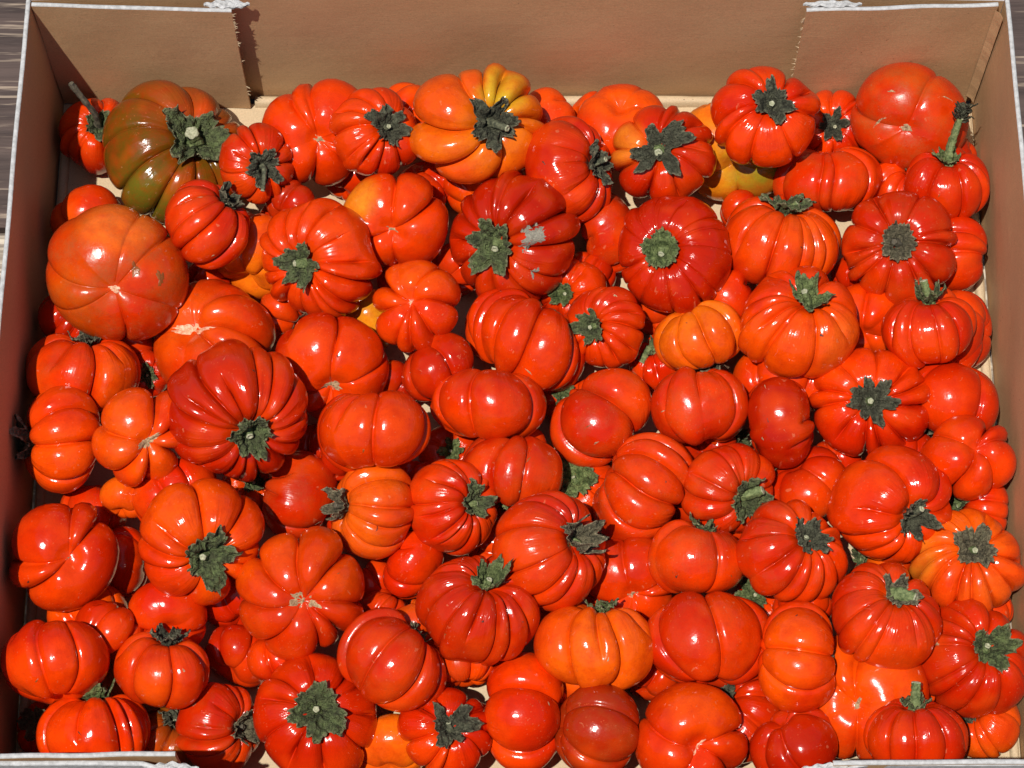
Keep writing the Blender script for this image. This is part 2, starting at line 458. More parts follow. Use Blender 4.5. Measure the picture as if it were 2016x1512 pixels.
# crushed seam in the far right corner
sv, sf = [], []
for i in range(40):
    z = WZ - 0.004 - i * 0.0028
    w = 0.0028 + 0.0004 * math.sin(i * 0.5) + 0.0004 * math.sin(i * 1.9 + 1)
    sv += [(XR - 0.001, YF - 0.0055 - w * 0.2, z), (XR - 0.0024 - 0.0004 * math.sin(i * 0.8) - 0.0003 * math.sin(i * 2.3), YF - 0.0030, z + 0.0006), (XR - 0.0052, YF - 0.0006, z)]
for i in range(39):
    for j in range(2): sf.append((3 * i + j, 3 * i + j + 1, 3 * i + j + 4, 3 * i + j + 3))
mesh_obj('crushed_seam', sv, sf, M_KRAFT, tray, smooth=True)

# ------------------------------------------------------------------ the fruit
COLS = {   # main pigment, second pigment (patches)
    'r': ((0.53, 0.0150, 0.0003), (0.70, 0.040, 0.0004)),
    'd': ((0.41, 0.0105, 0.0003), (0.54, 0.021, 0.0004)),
    'v': ((0.36, 0.019, 0.0008), (0.27, 0.016, 0.0010)),
    's': ((0.64, 0.029, 0.0005), (0.77, 0.072, 0.0008)),
    'o': ((0.78, 0.105, 0.0025), (0.70, 0.050, 0.0020)),
    'y': ((0.82, 0.225, 0.0055), (0.55, 0.260, 0.0120)),
    'w': ((0.82, 0.165, 0.0040), (0.76, 0.080, 0.0025)),
    'b': ((0.240, 0.044, 0.0030), (0.125, 0.055, 0.0035)),
    'm': ((0.57, 0.026, 0.0006), (0.54, 0.062, 0.0010)),
}

class Body:
    def __init__(s, seed, n, depth, h, elong, dimple_t, dimple_b, partial=0.3, narrow=None):
        r = np.random.RandomState(seed)
        s.r = r; s.n = n; s.h = h; s.e = elong
        w = 1 + r.uniform(-0.55, 0.65, n); w = w / w.sum() * 2 * math.pi
        s.B = np.concatenate([[0], np.cumsum(w)]); s.B[-1] = 2 * math.pi
        s.d = depth * 1.22 * r.uniform(0.5, 1.4, n)
        s.part = r.rand(n) < partial
        s.ue = np.where(s.part, r.uniform(1.0, 1.7, n), 9.0)
        s.amp = r.uniform(-0.055, 0.055, n) * (0.6 + depth * 5); s.zamp = r.uniform(-0.10, 0.12, n)
        s.p = r.uniform(3.2, 5.5) if narrow is None else narrow
        s.tw = r.uniform(-0.16, 0.16, 2); s.ph = r.uniform(0, 6.28, 4)
        s.dt, s.db = dimple_t, dimple_b
        s.expo = r.uniform(0.78, 0.9)
        s.wr = [(r.uniform(0, 6.28), r.uniform(0.7, 1.35), r.uniform(0.012, 0.034)) for _ in range(int(n * 1.6))]
        s.seed = seed
    def surf(s, u, phi, k=1.0):
        """unit body (radius 1) at polar angle u and azimuth phi (arrays of one shape)"""
        shp = np.shape(u); u = np.ravel(u); phi = np.ravel(phi) % (2 * math.pi)
        i = np.clip(np.searchsorted(s.B, phi, side='right') - 1, 0, s.n - 1)
        a, b = s.B[i], s.B[i + 1]
        t = 2 * (phi - a) / (b - a) - 1
        j = np.where(t < 0, i, (i + 1) % s.n)
        fade = np.where(s.part[j], 1 - smooth01((u - s.ue[j] + 0.35) / 0.5), 1.0)
        d = s.d[j] * fade * k
        su = np.sin(u)
        rho = np.abs(su) ** s.expo; z = s.h * np.sign(np.cos(u)) * np.abs(np.cos(u)) ** 0.92
        w = np.clip(rho * 1.25, 0, 1) ** 0.8
        at_ = np.abs(t)
        m = 1 - d * w * (0.46 * at_ ** s.p + 0.48 * at_ ** 2 + 0.40 * at_ ** (s.p * 6))
        m = m - 0.048 * np.minimum(1, s.d[j] / 0.09) ** 1.5 * fade * w * k * at_ ** 24
        if k == 1.0:
            for q_, ue_, dq in s.wr:
                dd_ = (phi - q_ + math.pi) % (2 * math.pi) - math.pi
                m = m - dq * np.exp(-(dd_ / 0.045) ** 2) * (1 - smooth01((u - ue_ + 0.3) / 0.3)) * np.clip(rho * 2.5, 0, 1)
        m = m * (1 + (s.amp[i] * (1 - t * t)) * w * k)
        m = m * (1 + 0.035 * np.cos(phi - s.ph[0]) + 0.03 * np.cos(2 * phi - s.ph[1]))
        zz = z * (1 + s.zamp[i] * (1 - t * t) * np.clip(rho * 1.6, 0, 1) * k) * (1 - 0.6 * d * at_ ** 2 * w)
        top = np.exp(-(rho / 0.30) ** 2); bot = np.exp(-(rho / 0.24) ** 2)
        zz = np.where(z > 0, zz - s.dt * s.h * top, zz + s.db * s.h * bot)
        ph = phi + s.tw[0] * (u - 1.57) + s.tw[1] * 0.5 * np.sin(2 * u + s.ph[2])
        P = np.stack([rho * m * np.cos(ph) * s.e, rho * m * np.sin(ph) / math.sqrt(s.e), zz * (0.35 + 0.65 * m)], -1)
        lump = vec_noise(P, s.seed + 7, 3.2) * 0.018 + vec_noise(P, s.seed + 9, 8.0) * 0.004
        P = P * (1 + lump)[:, None]
        return P.reshape(shp + (3,))
    def grid(s, per, rows):
        cols = []
        for i in range(s.n):
            m = max(4, int(round(per * (s.B[i + 1] - s.B[i]) * s.n / 6.28)))
            q = np.linspace(-1, 1, m + 1)[:-1]
            t = np.sin(q * math.pi / 2) * 0.9 + q * 0.1
            cols.append(s.B[i] + (t + 1) / 2 * (s.B[i + 1] - s.B[i]))
        return np.concatenate(cols), np.linspace(0, math.pi, rows + 1)

def body_mesh(bd, R, M, off, c1, c2, dust, per, rows, parent, stria, blotch=None, second=0.5, mat=None):
    phi, us = bd.grid(per, rows)
    nc, nr = len(phi), rows - 1
    U, PH = np.meshgrid(us[1:-1], phi, indexing='ij')
    P = bd.surf(U, PH).reshape(-1, 3)
    top = bd.surf(np.array([0.0]), np.array([0.0])); bot = bd.surf(np.array([math.pi]), np.array([0.0]))
    L = np.concatenate([P, top, bot])
    W = (L * R) @ M.T + off
    idx = np.arange(nr * nc).reshape(nr, nc)
    a = idx[:-1]; b = np.roll(idx, -1, 1)[:-1]; c = np.roll(idx, -1, 1)[1:]; d = idx[1:]
    quads = np.stack([a, d, c, b], -1).reshape(-1, 4)
    fs = quads.tolist()
    T0, B0 = nr * nc, nr * nc + 1
    for i in range(nc):
        j = (i + 1) % nc
        fs.append([T0, int(idx[0, i]), int(idx[0, j])]); fs.append([B0, int(idx[-1, j]), int(idx[-1, i])])
    o = mesh_obj('skin', W, fs, M_SKIN, parent)
    me = o.data
    # uv = (phi/2pi, u/pi)
    uvv = np.concatenate([np.stack([PH.ravel() / 6.2832, U.ravel() / math.pi], -1), [[0.5, 0.0], [0.5, 1.0]]])
    li = np.empty(len(me.loops), dtype=np.int32); me.loops.foreach_get('vertex_index', li)
    uv = uvv[li].copy()
    # fix wrap-around in the last column
    nq = len(quads) * 4
    q = uv[:nq].reshape(-1, 4, 2)
    wrap = (q[:, :, 0].max(1) - q[:, :, 0].min(1)) > 0.5
    for k in range(4):
        sel = wrap & (q[:, k, 0] < 0.5); q[sel, k, 0] += 1.0
    uv[:nq] = q.reshape(-1, 2)
    ul = me.uv_layers.new(name='UVMap'); ul.data.foreach_set('uv', uv.astype(np.float32).ravel())
    # pigment
    n1 = vec_noise(L, bd.seed + 21, 2.4)
    f = smooth01((n1 * 0.5 + second - 0.28) / 0.5)[:, None]
    col = np.array(c1)[None] * (1 - f) + np.array(c2)[None] * f
    lob = np.random.RandomState(bd.seed + 55).uniform(-0.5, 1.0, bd.n)
    ph_ = np.concatenate([PH.ravel() % (2 * math.pi), [0.0, 0.0]])
    li_ = np.clip(np.searchsorted(bd.B, ph_, side='right') - 1, 0, bd.n - 1)
    tt = 2 * (ph_ - bd.B[li_]) / (bd.B[li_ + 1] - bd.B[li_]) - 1
    g2 = (np.clip(lob[li_], 0, 1) * (1 - tt ** 2) * np.exp(-((np.concatenate([U.ravel(), [0, math.pi]]) - (1.0 + lob[li_])) / 0.7) ** 2) * 0.55)[:, None]
    col = col * (1 - g2) + np.array(c2)[None] * g2
    if blotch:
        for (dirv, rad, cc) in blotch:
            dd = np.linalg.norm(L - np.array(dirv)[None], axis=1)
            g_ = (1 - smooth01((dd - rad * 0.5) / (rad * 0.7)))[:, None]
            col = col * (1 - g_) + np.array(cc)[None] * g_
    ca = me.color_attributes.new('skin', 'FLOAT_COLOR', 'POINT')
    ca.data.foreach_set('color', np.concatenate([col, np.ones((len(col), 1))], 1).astype(np.float32).ravel())
    da = me.attributes.new('dust', 'FLOAT', 'POINT')
    da.data.foreach_set('value', np.full(len(L), dust, dtype=np.float32))
    sa = me.attributes.new('stria', 'FLOAT', 'POINT')
    uu = np.concatenate([U.ravel(), [0.0, math.pi]])
    sv_ = stria * np.exp(-((uu - 0.75) / 0.55) ** 2) + 0.10 * stria
    sa.data.foreach_set('value', sv_.astype(np.float32))
    return o

def calyx_mesh(bd, R, M, off, kind, size, points, parent, seed, curl=0.1, pointy=0.5):
    r = np.random.RandomState(seed + 500)
    nc, nr = 108, 14
    phi = np.linspace(0, 2 * math.pi, nc, endpoint=False)
    ctr = np.sort((np.arange(points) + r.uniform(-0.28, 0.28, points)) / points * 2 * math.pi)
    lens = r.uniform(0.35, 1.30, points); halfw = math.pi / points * r.uniform(0.80, 1.25, points)
    curls = r.uniform(0.2, 1.7, points) * curl
    out = np.zeros(nc); cu = np.zeros(nc)
    for c_, l_, w_, k_ in zip(ctr, lens, halfw, curls):
        dd = np.abs((phi - c_ + math.pi) % (2 * math.pi) - math.pi) / w_
        v = np.clip(1 - dd ** 1.35, 0, 1) ** 0.9 * l_
        cu = np.where(v > out, k_ * np.clip(1 - dd, 0, 1), cu); out = np.maximum(out, v)
    jag = 1 + 0.05 * np.sin(phi * 17 + r.rand() * 6) + 0.04 * np.sin(phi * 29 + r.rand() * 6) + 0.05 * r.uniform(-1, 1, nc)
    pointy = pointy * 0.85; rad = size * 1.04 * ((1 - pointy) + pointy * out * 1.25) * jag
    fr_ = np.linspace(0, 1, nr) ** 0.85
    rr = rad[None, :] * np.maximum(fr_[:, None], 0.04)
    u = np.arcsin(np.clip(rr, 0, 0.97)) ** 1.0
    u = np.arcsin(np.clip(rr, 0, 0.985) ** (1 / bd.expo))
    PH = np.repeat(phi[None], nr, 0)
    S = bd.surf(u, PH, 0.30)
    lift = 0.045 - 0.022 * np.exp(-((fr_[:, None] - 0.16) / 0.13) ** 2) + 0.055 * np.exp(-((fr_[:, None] - 0.55) / 0.16) ** 2) + cu[None] * fr_[:, None] ** 3 * size * 2.0 + 0.0
    nz = vec_noise(S.reshape(-1, 3), seed + 31, 20).reshape(nr, nc) * 0.046 + vec_noise(S.reshape(-1, 3), seed + 33, 48).reshape(nr, nc) * 0.036
    rimn = (0.55 * np.sin(phi * 9 + r.rand() * 6) + 0.45 * np.sin(phi * 15 + r.rand() * 6) + 0.5 * np.sin(phi * 4 + r.rand() * 6))[None] * fr_[:, None] ** 3 * size * 0.14
    ridge = 0.018 * np.cos(PH * points * 2 + 3 * fr_[:, None] + seed)
    nz = nz + 0.03 * np.abs(vec_noise(S.reshape(-1, 3), seed + 41, 34).reshape(nr, nc))
    up = lift + (nz + ridge * 0.7) * np.clip(fr_[:, None] * 3, 0.2, 1)
    curl_in = -cu[None] * fr_[:, None] ** 3 * size * 0.9
    S[..., 2] += up + np.abs(rimn)
    S[..., 0] *= (1 + curl_in); S[..., 1] *= (1 + curl_in)
    S2 = S.copy(); S2[..., 2] -= 0.028 * (1 - 0.5 * fr_[:, None]) ; 
    V = np.concatenate([S.reshape(-1, 3), S2.reshape(-1, 3)])
    W = (V * R) @ M.T + off
    fs = []
    k = nr * nc
    for i in range(nr - 1):
        for j in range(nc):
            j2 = (j + 1) % nc
            fs.append((i * nc + j, (i + 1) * nc + j, (i + 1) * nc + j2, i * nc + j2))
            fs.append((k + i * nc + j2, k + (i + 1) * nc + j2, k + (i + 1) * nc + j, k + i * nc + j))
    for j in range(nc):
        j2 = (j + 1) % nc; a = (nr - 1) * nc
        fs.append((a + j, k + a + j, k + a + j2, a + j2))
    o = mesh_obj('calyx', W, fs, M_CAL[kind], parent)
    rim = np.tile(np.repeat(smooth01((fr_ - 0.86) / 0.14), nc), 2)
    ra = o.data.attributes.new('rim', 'FLOAT', 'POINT'); ra.data.foreach_set('value', rim.astype(np.float32))
    return S[0].mean(0)

def stem_mesh(R, M, off, base, kind, length, rad, parent, seed, bend=None, flare=1.0, tuft=False):
    """ridged tapered stalk; bend = unit direction (local frame) the stalk leans to"""
    r = np.random.RandomState(seed + 900)
    na, nl = 15, 9 if length < 0.5 else 18
    d = np.array([0, 0, 1.0]); b = np.array(bend if bend is not None else d + r.normal(size=3) * 0.38); b = b / np.linalg.norm(b)
    P = np.array(base, float) - np.array([0, 0, 0.05]); vs = []; 
    ang = np.linspace(0, 2 * math.pi, na, endpoint=False)
    for i in range(nl + 1):
        f = i / nl
        dirv = d * (1 - smooth01(f * 1.6)) + b * smooth01(f * 1.6); dirv /= np.linalg.norm(dirv)
        if i: P = P + dirv * (length + 0.05) / nl
        x = np.cross(dirv, [0.31, 0.92, 0.11]); x /= np.linalg.norm(x); y_ = np.cross(dirv, x)
        rr = rad * (1 + 0.10 * math.sin(i * 2.3 + seed * 0.7) + 0.9 * flare * math.exp(-f * 5 * max(length, 0.2) / 0.35) - 0.12 * f + 0.05 * math.sin(i * 1.3 + seed)) 
        rg = rr * (1 + 0.15 * np.cos(ang * 5 + seed + f * 0.8) + 0.10 * np.cos(ang * 2 + f * 3) + 0.05 * np.cos(ang * 3 + seed))
        vs += [P + x * math.cos(a) * q + y_ * math.sin(a) * q for a, q in zip(ang, rg)]
    fs = [];
    for i in range(nl):
        for j in range(na):
            j2 = (j + 1) % na
            fs.append((i * na + j, i * na + j2, (i + 1) * na + j2, (i + 1) * na + j))
    W = (np.array(vs) * R) @ M.T + off
    st = mesh_obj('stem', W, fs, M_STEM[kind], parent)
    # cut face: pale ring with sunken pith
    dirv = b; tip = P
    x = np.cross(dirv, [0.31, 0.92, 0.11]); x /= np.linalg.norm(x); y_ = np.cross(dirv, x)
    cv, cf = [], []
    for q, lift in ((1.03, -0.01), (0.97, 0.010), (0.62, 0.014), (0.45, -0.004), (0.2, -0.006)):
        rg = rad * 0.88 * q * (1 + 0.10 * np.cos(ang * 5 + seed))
        cv += [tip + x * math.cos(a) * g_ + y_ * math.sin(a) * g_ + dirv * lift for a, g_ in zip(ang, rg)]
    cv.append(tip - dirv * 0.006)
    for i in range(4):
        for j in range(na):
            j2 = (j + 1) % na
            cf.append((i * na + j, i * na + j2, (i + 1) * na + j2, (i + 1) * na + j))
    for j in range(na): cf.append((4 * na + j, 4 * na + (j + 1) % na, 5 * na))
    W = (np.array(cv) * R) @ M.T + off
    ct = mesh_obj('cut_end', W, cf, M_CUT if kind != 't' else M_STEM['t'], st)
    if tuft:   # withered flower stalk remains: crumpled dark petals round the tip
        tv, tf = [], []
        for q in range(44):
            a = r.uniform(0, 6.28); e_ = r.uniform(0.1, 1.1)
            dv = dirv * r.uniform(0.0, 1.1) + (x * math.cos(a) + y_ * math.sin(a)) * 0.8; dv /= np.linalg.norm(dv)
            s0 = tip + dirv * r.uniform(-0.12, 0.22) ; Lq = r.uniform(0.18, 0.42); wv = np.cross(dv, dirv + 0.2 * r.normal(size=3)); wv /= (np.linalg.norm(wv) + 1e-6)
            k = len(tv)
            for i in range(5):
                f = i / 4; c_ = s0 + dv * Lq * f + r.normal(size=3) * 0.022; w_ = 0.06 * math.sin((0.15 + f * 0.85) * 3.0) + 0.012
                th = np.cross(wv, dv) * 0.012
                tv += [c_ + wv * w_, c_ + th * 2, c_ - wv * w_, c_ - th]
            for i in range(4):
                for j in range(4):
                    j2 = (j + 1) % 4
                    tf.append((k + 4 * i + j, k + 4 * i + j2, k + 4 * i + 4 + j2, k + 4 * i + 4 + j))
        W = (np.array(tv) * R) @ M.T + off
        o = mesh_obj('withered_petals', W, tf, M_CAL['k'], st)
        ra = o.data.attributes.new('rim', 'FLOAT', 'POINT'); ra.data.foreach_set('value', np.zeros(len(tv), dtype=np.float32))

def patch_mesh(bd, R, M, off, name, mat, u0, p0, rad, parent, seed, elong=1.0, rot=0.0, lift=0.004, edge=0.3, bumpy=0.006):
    """an irregular patch lying on the skin, centred at polar angle u0, azimuth p0 (unit radius)"""
    r = np.random.RandomState(seed + 77)
    na, nr = 36, 5
    ang = np.linspace(0, 2 * math.pi, na, endpoint=False)
    jag = 1 + edge * (0.5 * np.sin(ang * 3 + r.rand() * 6) + 0.35 * np.sin(ang * 5 + r.rand() * 6) + 0.3 * np.sin(ang * 9 + r.rand() * 6))
    vs = []
    # local tangent chart, exact at the poles
    U, PH = [], []
    for i in range(nr + 1):
        f = i / nr
        x = rad * elong * f * jag * np.cos(ang); y_ = rad / elong * f * jag * np.sin(ang)
        X = x * math.cos(rot) - y_ * math.sin(rot); Y = x * math.sin(rot) + y_ * math.cos(rot)
        if u0 < 0.3 or u0 > 2.84:
            q = np.hypot(X, Y); U.append(q if u0 < 1 else math.pi - q); PH.append(np.arctan2(Y, X))
        else:
            U.append(u0 + X); PH.append(p0 + Y / max(0.3, math.sin(u0)))
    U, PH = np.array(U), np.array(PH)
    S = bd.surf(U, PH)
    n_ = S / np.linalg.norm(S, axis=-1)[..., None]
    f = np.linspace(0, 1, nr + 1)[:, None]
    hgt = lift * (1 - f ** 3 * 1.6) + bumpy * r.uniform(-0.5, 1, S.shape[:2]) * (1 - f)
    S = S + n_ * hgt[..., None]
    W = (S.reshape(-1, 3) * R) @ M.T + off
    fs = []
    for i in range(nr):
        for j in range(na):
            j2 = (j + 1) % na
            q = (i * na + j, (i + 1) * na + j, (i + 1) * na + j2, i * na + j2)
            fs.append(q if (u0 < 1.6) else q[::-1])
    return mesh_obj(name, W, fs, mat, parent)

FR = []
def F(lvl, mode, cx, cy, D, a, b, n, col, label, h=0.70, d=0.11, **k):
    FR.append(dict(lvl=lvl, mode=mode, cx=cx, cy=cy, D=D, a=a, b=b, n=n, col=col, label=label, h=h, d=d, idx=len(FR), **k))

# ---- low, half hidden ones
F(0.0,'S',190,262,150,194,243,8,'r','small red fruit in the far left corner with a long pale stalk against the wall',cal='g',cs=.46,sl=1.75,sd=(128,60),sr=.085,h=.85,sk='t')
F(0.0,'L',625,262,222,100,168,7,'r','large smooth red fruit with a tiny scar, behind the one with crumbly black calyx',scar=('c',.06,1.4,30),d=.13)
F(0.1,'L',828,200,165,60,100,7,'s','orange-red fruit against the far wall, half behind the big orange one',d=.12)
F(0.1,'L',1078,195,150,20,100,6,'s','orange-red fruit against the far wall, right behind the big orange fruit with greenish lobe',d=.12)
F(0.0,'L',1222,245,178,-90,140,5,'s','smooth orange-red fruit on the tray floor by the middle of the far wall',d=.09)
F(0.0,'L',1442,295,225,100,150,5,'y','yellow-orange fruit turning green, underneath the ribbed red one by the far wall',d=.13,blot=[(-40,60,.75,(.26,.20,.012)),(100,70,.6,(.80,.16,.008))],e=1.05)
F(0.2,'S',1640,240,145,1640,236,9,'r','red fruit with a sooty calyx squeezed between two larger ones at the far wall',cal='k',cs=.42)
F(0.0,'L',1778,372,140,60,60,8,'r','red fruit mostly hidden under the large dusty smooth one at right',cal='k',cs=.40)
F(0.0,'L',1915,310,120,200,100,6,'d','little dark red fruit behind the long withered stalk in the far right corner')
F(0.0,'L',1198,455,160,200,90,7,'r','red fruit in a dark gap left of the deep red round one with green calyx',d=.09)
F(0.0,'L',835,372,140,-60,110,7,'r','shaded red fruit below the big orange one, peeping out right of a lobed orange-red fruit')
F(0.0,'L',960,362,170,90,130,6,'s','shaded orange-red fruit directly beneath the big orange one with greenish lobe',d=.08)
F(0.0,'L',175,432,150,120,120,5,'s','orange-red fruit against the left wall behind the biggest smooth one',d=.09)
F(0.0,'L',505,500,200,70,120,5,'w','smooth orange fruit shaded between two ribbed red ones, left of centre',d=.08)
F(0.0,'L',415,560,115,20,90,7,'d','small shaded red fruit right of the biggest smooth one')
F(0.0,'L',728,630,130,20,100,5,'y','yellow fruit only peeping through a gap above centre left',d=.08)
F(0.2,'L',862,722,165,-50,95,7,'d','deep red fruit in shade beneath the slanting ribbed one at the centre',cal='g',cs=.35,d=.09)
F(0.0,'S',1125,575,135,1108,578,8,'r','red fruit with fresh green calyx in the gap right of the scabby one',cal='l',cs=.45)
F(0.0,'L',1700,635,170,90,150,6,'s','smooth orange-red fruit under the gap between two stalked ones at right',d=.09)
F(0.0,'L',1432,598,150,30,110,6,'r','red fruit hidden beneath the deep red round one, above the small orange one',d=.09)
F(0.2,'L',1545,752,190,90,110,7,'s','orange-red fruit beneath the broad one with a wide green calyx')
F(0.0,'S',292,735,95,290,738,6,'r','tiny red fruit with green calyx in a gap beside the left wall group',cal='g',cs=.5)
F(0.1,'S',1140,965,150,1132,942,7,'r','red fruit hidden under a pale broad green calyx near the centre',cal='l',cs=.62,pt=.35)
F(0.2,'L',1588,955,170,-60,120,6,'r','smooth red fruit beneath the dark red upright oval one',d=.07)
F(0.2,'L',1242,1150,195,100,155,6,'r','smooth red fruit with a small tan scar, in shade below centre',scar=('c',.06,1.2,0),d=.10)
F(0.2,'L',350,968,178,120,110,6,'r','glossy red fruit showing above the big one with ragged green calyx, lower left',d=.09)
F(0.0,'L',185,1005,150,80,90,6,'r','shaded red fruit by the left wall below the upright orange-red oval',d=.10)
F(0.0,'L',243,980,100,80,120,5,'w','small orange fruit peeping out left of a glossy red one',d=.10)
F(0.0,'L',245,1108,135,180,100,6,'r','shaded red fruit between two large ones beside the lower left wall')
F(0.0,'L',812,1112,150,150,95,6,'r','oval red fruit in a deep gap left of the dark many-ribbed one',d=.08)
F(0.0,'L',762,1205,115,60,90,6,'d','dark shaded red fruit deep in the gap right of the big lobed red one')
F(0.0,'L',908,1302,145,-80,80,8,'s','orange-red ribbed fruit wedged below the dark many-ribbed one')
F(0.0,'S',1510,1190,150,1488,1168,7,'r','red fruit under a fuzzy bright green calyx, lower right of centre',cal='l',cs=.55,pt=.4)
F(0.0,'L',1695,1380,260,40,172,5,'s','big smooth orange-red fruit with a dark pit, resting on the tray floor at lower right',scar=('c',.05,1.6,80),d=.16,part=.1)
F(0.0,'S',1450,1395,205,1425,1372,6,'d','dark red fruit with a dark calyx, squeezed beneath two big ones at the bottom',cal='k',cs=.35,d=.10)
F(0.0,'L',1945,1425,155,130,45,8,'o','orange fruit with a big black calyx under the dark one, bottom right corner',cal='k',cs=.6,curl=.2)
F(0.0,'L',1850,1370,110,60,100,6,'o','small orange fruit peeping left of the dark ribbed one at bottom right')
F(0.0,'L',1965,1215,115,-40,90,6,'r','small red fruit between the orange many-ribbed one and the right wall')
F(0.0,'L',768,1470,160,90,120,5,'w','orange fruit deep between two calyx-up ones on the bottom edge',d=.08)
F(0.0,'L',1150,1345,130,90,100,5,'o','small orange fruit beneath the glowing orange one near the bottom',d=.09)
F(0.0,'L',545,1300,120,90,100,6,'r','red fruit hidden under the big lobed one at lower left')
F(0.0,'S',330,1455,150,345,1420,7,'b','brownish green fruit in deep shade at the bottom left',cal='k',cs=.45)
F(0.0,'L',262,1340,115,90,110,6,'y','yellow-green fruit barely showing in the lower left gap')
F(0.1,'S',490,965,125,497,948,7,'s','orange-red fruit with shaded green calyx under the largest many-ribbed dark one',cal='g',cs=.5)
F(0.0,'S',888,895,120,890,888,6,'r','small red fruit with pale calyx in the gap under the wide oval one at centre',cal='l',cs=.40)
F(0.0,'S',1112,788,105,1110,782,6,'r','small red fruit hidden by its green calyx right of the wide oval one',cal='l',cs=.5)
F(0.1,'S',1420,880,135,1470,862,7,'d','dark red fruit with green calyx behind the dark red upright oval',cal='g',cs=.5)
F(0.1,'S',1925,1000,145,1890,992,7,'r','red fruit with fuzzy green calyx beneath the three-lobed one at right',cal='g',cs=.5)
F(0.0,'S',1740,1112,150,1690,1100,7,'o','orange fruit with dark green calyx under the ribbed red one at right',cal='g',cs=.4)
F(0.0,'L',1645,912,110,90,170,5,'r','red fruit showing a tan scar in the gap under the black star calyx one',scar=('c',.22,1.2,0))
F(0.0,'L',968,1078,120,0,120,5,'o','small orange fruit peeping out left of the fruit with dark side calyx at centre')
F(0.0,'S',1015,985,105,1008,985,6,'r','small red fruit in a dark gap with green calyx, below the centre',cal='l',cs=.45)
F(0.0,'L',118,640,150,60,80,7,'d','dark shaded red fruit by the left wall under the biggest smooth one')
F(0.0,'L',1298,712,125,120,50,7,'r','small red fruit with a dark green stalk left of the small orange one',cal='g',cs=.3,sl=.7,sd=(240,80),sr=.13)
F(0.0,'L',822,1222,120,-60,90,6,'o','orange-red fruit deep behind a dry calyx left of the dark many-ribbed one',cal='t')
F(0.0,'L',330,1215,160,100,150,6,'r','red fruit low in the left heap under the big one with ragged calyx')
F(0.0,'L',170,1215,170,110,120,6,'s','red fruit low in the lower left heap beside the wall')
F(0.0,'S',90,1440,120,75,1430,7,'r','red fruit with a shrivelled brown calyx in the bottom left corner',cal='t',cs=.75,curl=.35)
F(0.0,'L',470,1180,150,100,120,6,'r','red fruit hidden between two big ones at lower left')
F(0.0,'L',1580,1200,120,100,120,6,'r','red fruit in the gap right of a fuzzy bright green calyx')
F(0.0,'L',1120,1200,130,100,120,6,'d','shaded red fruit under the one with dark side calyx')
F(0.0,'L',690,900,130,100,120,6,'d','deeply shaded red fruit left of centre under the wide orange-red one')
F(0.0,'L',1790,900,130,100,120,6,'d','deeply shaded red fruit right of the black star calyx one')
F(0.0,'L',1370,1000,120,100,120,6,'d','deeply shaded red fruit beside the green side calyx right of centre')
F(0.0,'L',1850,1180,120,100,120,6,'r','shaded red fruit left of the orange many-ribbed one')
F(0.0,'L',1200,1440,110,100,120,6,'d','shaded red fruit beneath the dull dark one at the bottom')
# ---- middle
F(1.0,'S',350,305,298,385,272,12,'b','largest brown-green fruit with big green calyx in the far left corner',cal='g',cs=.46,cp=5,sl=.22,sr=.10,sd=(100,30),d=.085,part=.15,second=.55,h=.66,blot=[(-130,55,.6,(.12,.10,.008)),(80,60,.5,(.27,.055,.006))])
F(1.0,'S',740,258,182,765,250,10,'r','red fruit with black crumbly calyx near the far wall, left of the big orange one',cal='k',cs=.48,dust=.2)
F(1.0,'S',1125,335,205,1176,320,11,'d','red many-ribbed fruit with its calyx turned right, near the far wall',cal='k',cs=.40,sl=.32,sd=(20,60),d=.09)
F(1.0,'L',1632,357,206,-85,95,10,'r','wide red side-lying fruit right below the ribbed one at the far wall',h=.64,d=.10)
F(1.0,'L',1915,500,155,170,92,7,'r','red fruit standing on edge against the right wall with two level creases',h=.75,d=.10)
F(1.1,'L',1535,478,236,80,72,11,'s','wide red fruit with a green stub on top, right of the deep red round one',cal='g',cs=.40,sl=.26,h=.72,sk='g')
F(1.0,'L',778,435,205,70,160,6,'r','lumpy orange-red fruit with deep folds, upper centre left',d=.16,part=.1,scar=('c',.05,1.5,0),blot=[(150,60,.5,(.78,.22,.01))],e=1.05)
F(1.1,'S',632,512,238,592,520,15,'r','many-ribbed red fruit with a green calyx turned left, upper left of centre',cal='g',cs=.36,cp=6,d=.09,h=.74,sl=.18,part=.3)
F(1.1,'L',422,678,252,-35,140,7,'s','big glowing orange-red fruit with a pale cleft at its top, left side',d=.13,scar=('p',.16,2.4,70),h=.78)
F(1.1,'L',160,735,222,88,78,9,'s','orange-red fruit by the left wall with creases fanning down from its top',cal='k',cs=.28,h=.70,d=.11)
F(1.0,'L',650,718,232,95,142,7,'r','red heart-shaped fruit with a tan scar at its lower edge, left of centre',scar=('c',.09,1.4,20),d=.13,h=.76)
F(1.1,'L',825,603,182,-30,160,8,'s','knobbly orange-red fruit with a star-like cleft, upper centre',scar=('p',.05,1.2,0),d=.17,h=.74,part=.1)
F(1.0,'S',1192,642,172,1163,642,12,'r','small many-ribbed red fruit with dark green calyx right of the slanting one',cal='g',cs=.42,d=.11)
F(1.0,'L',1925,650,170,175,110,6,'r','dusty red fruit against the right wall with one level crease',d=.10,dust=.45)
F(1.0,'L',1885,785,205,-115,95,6,'r','large broad-lobed red fruit by the right wall with a dark calyx below',cal='k',cs=.36,sl=.35,h=.74,d=.08)
F(1.0,'L',1378,800,198,95,95,10,'r','deep red glossy fruit just below the small orange one',h=.76,d=.12)
F(1.0,'L',278,858,198,140,162,6,'s','lobed red fruit with an oval tan scar, left side beside the dark many-ribbed one',scar=('c',.13,1.9,20),d=.21,part=.1,h=.74)
F(1.0,'L',585,975,186,165,88,9,'d','dark red side-lying fruit left of the orange one with side calyx',h=.80,d=.14)
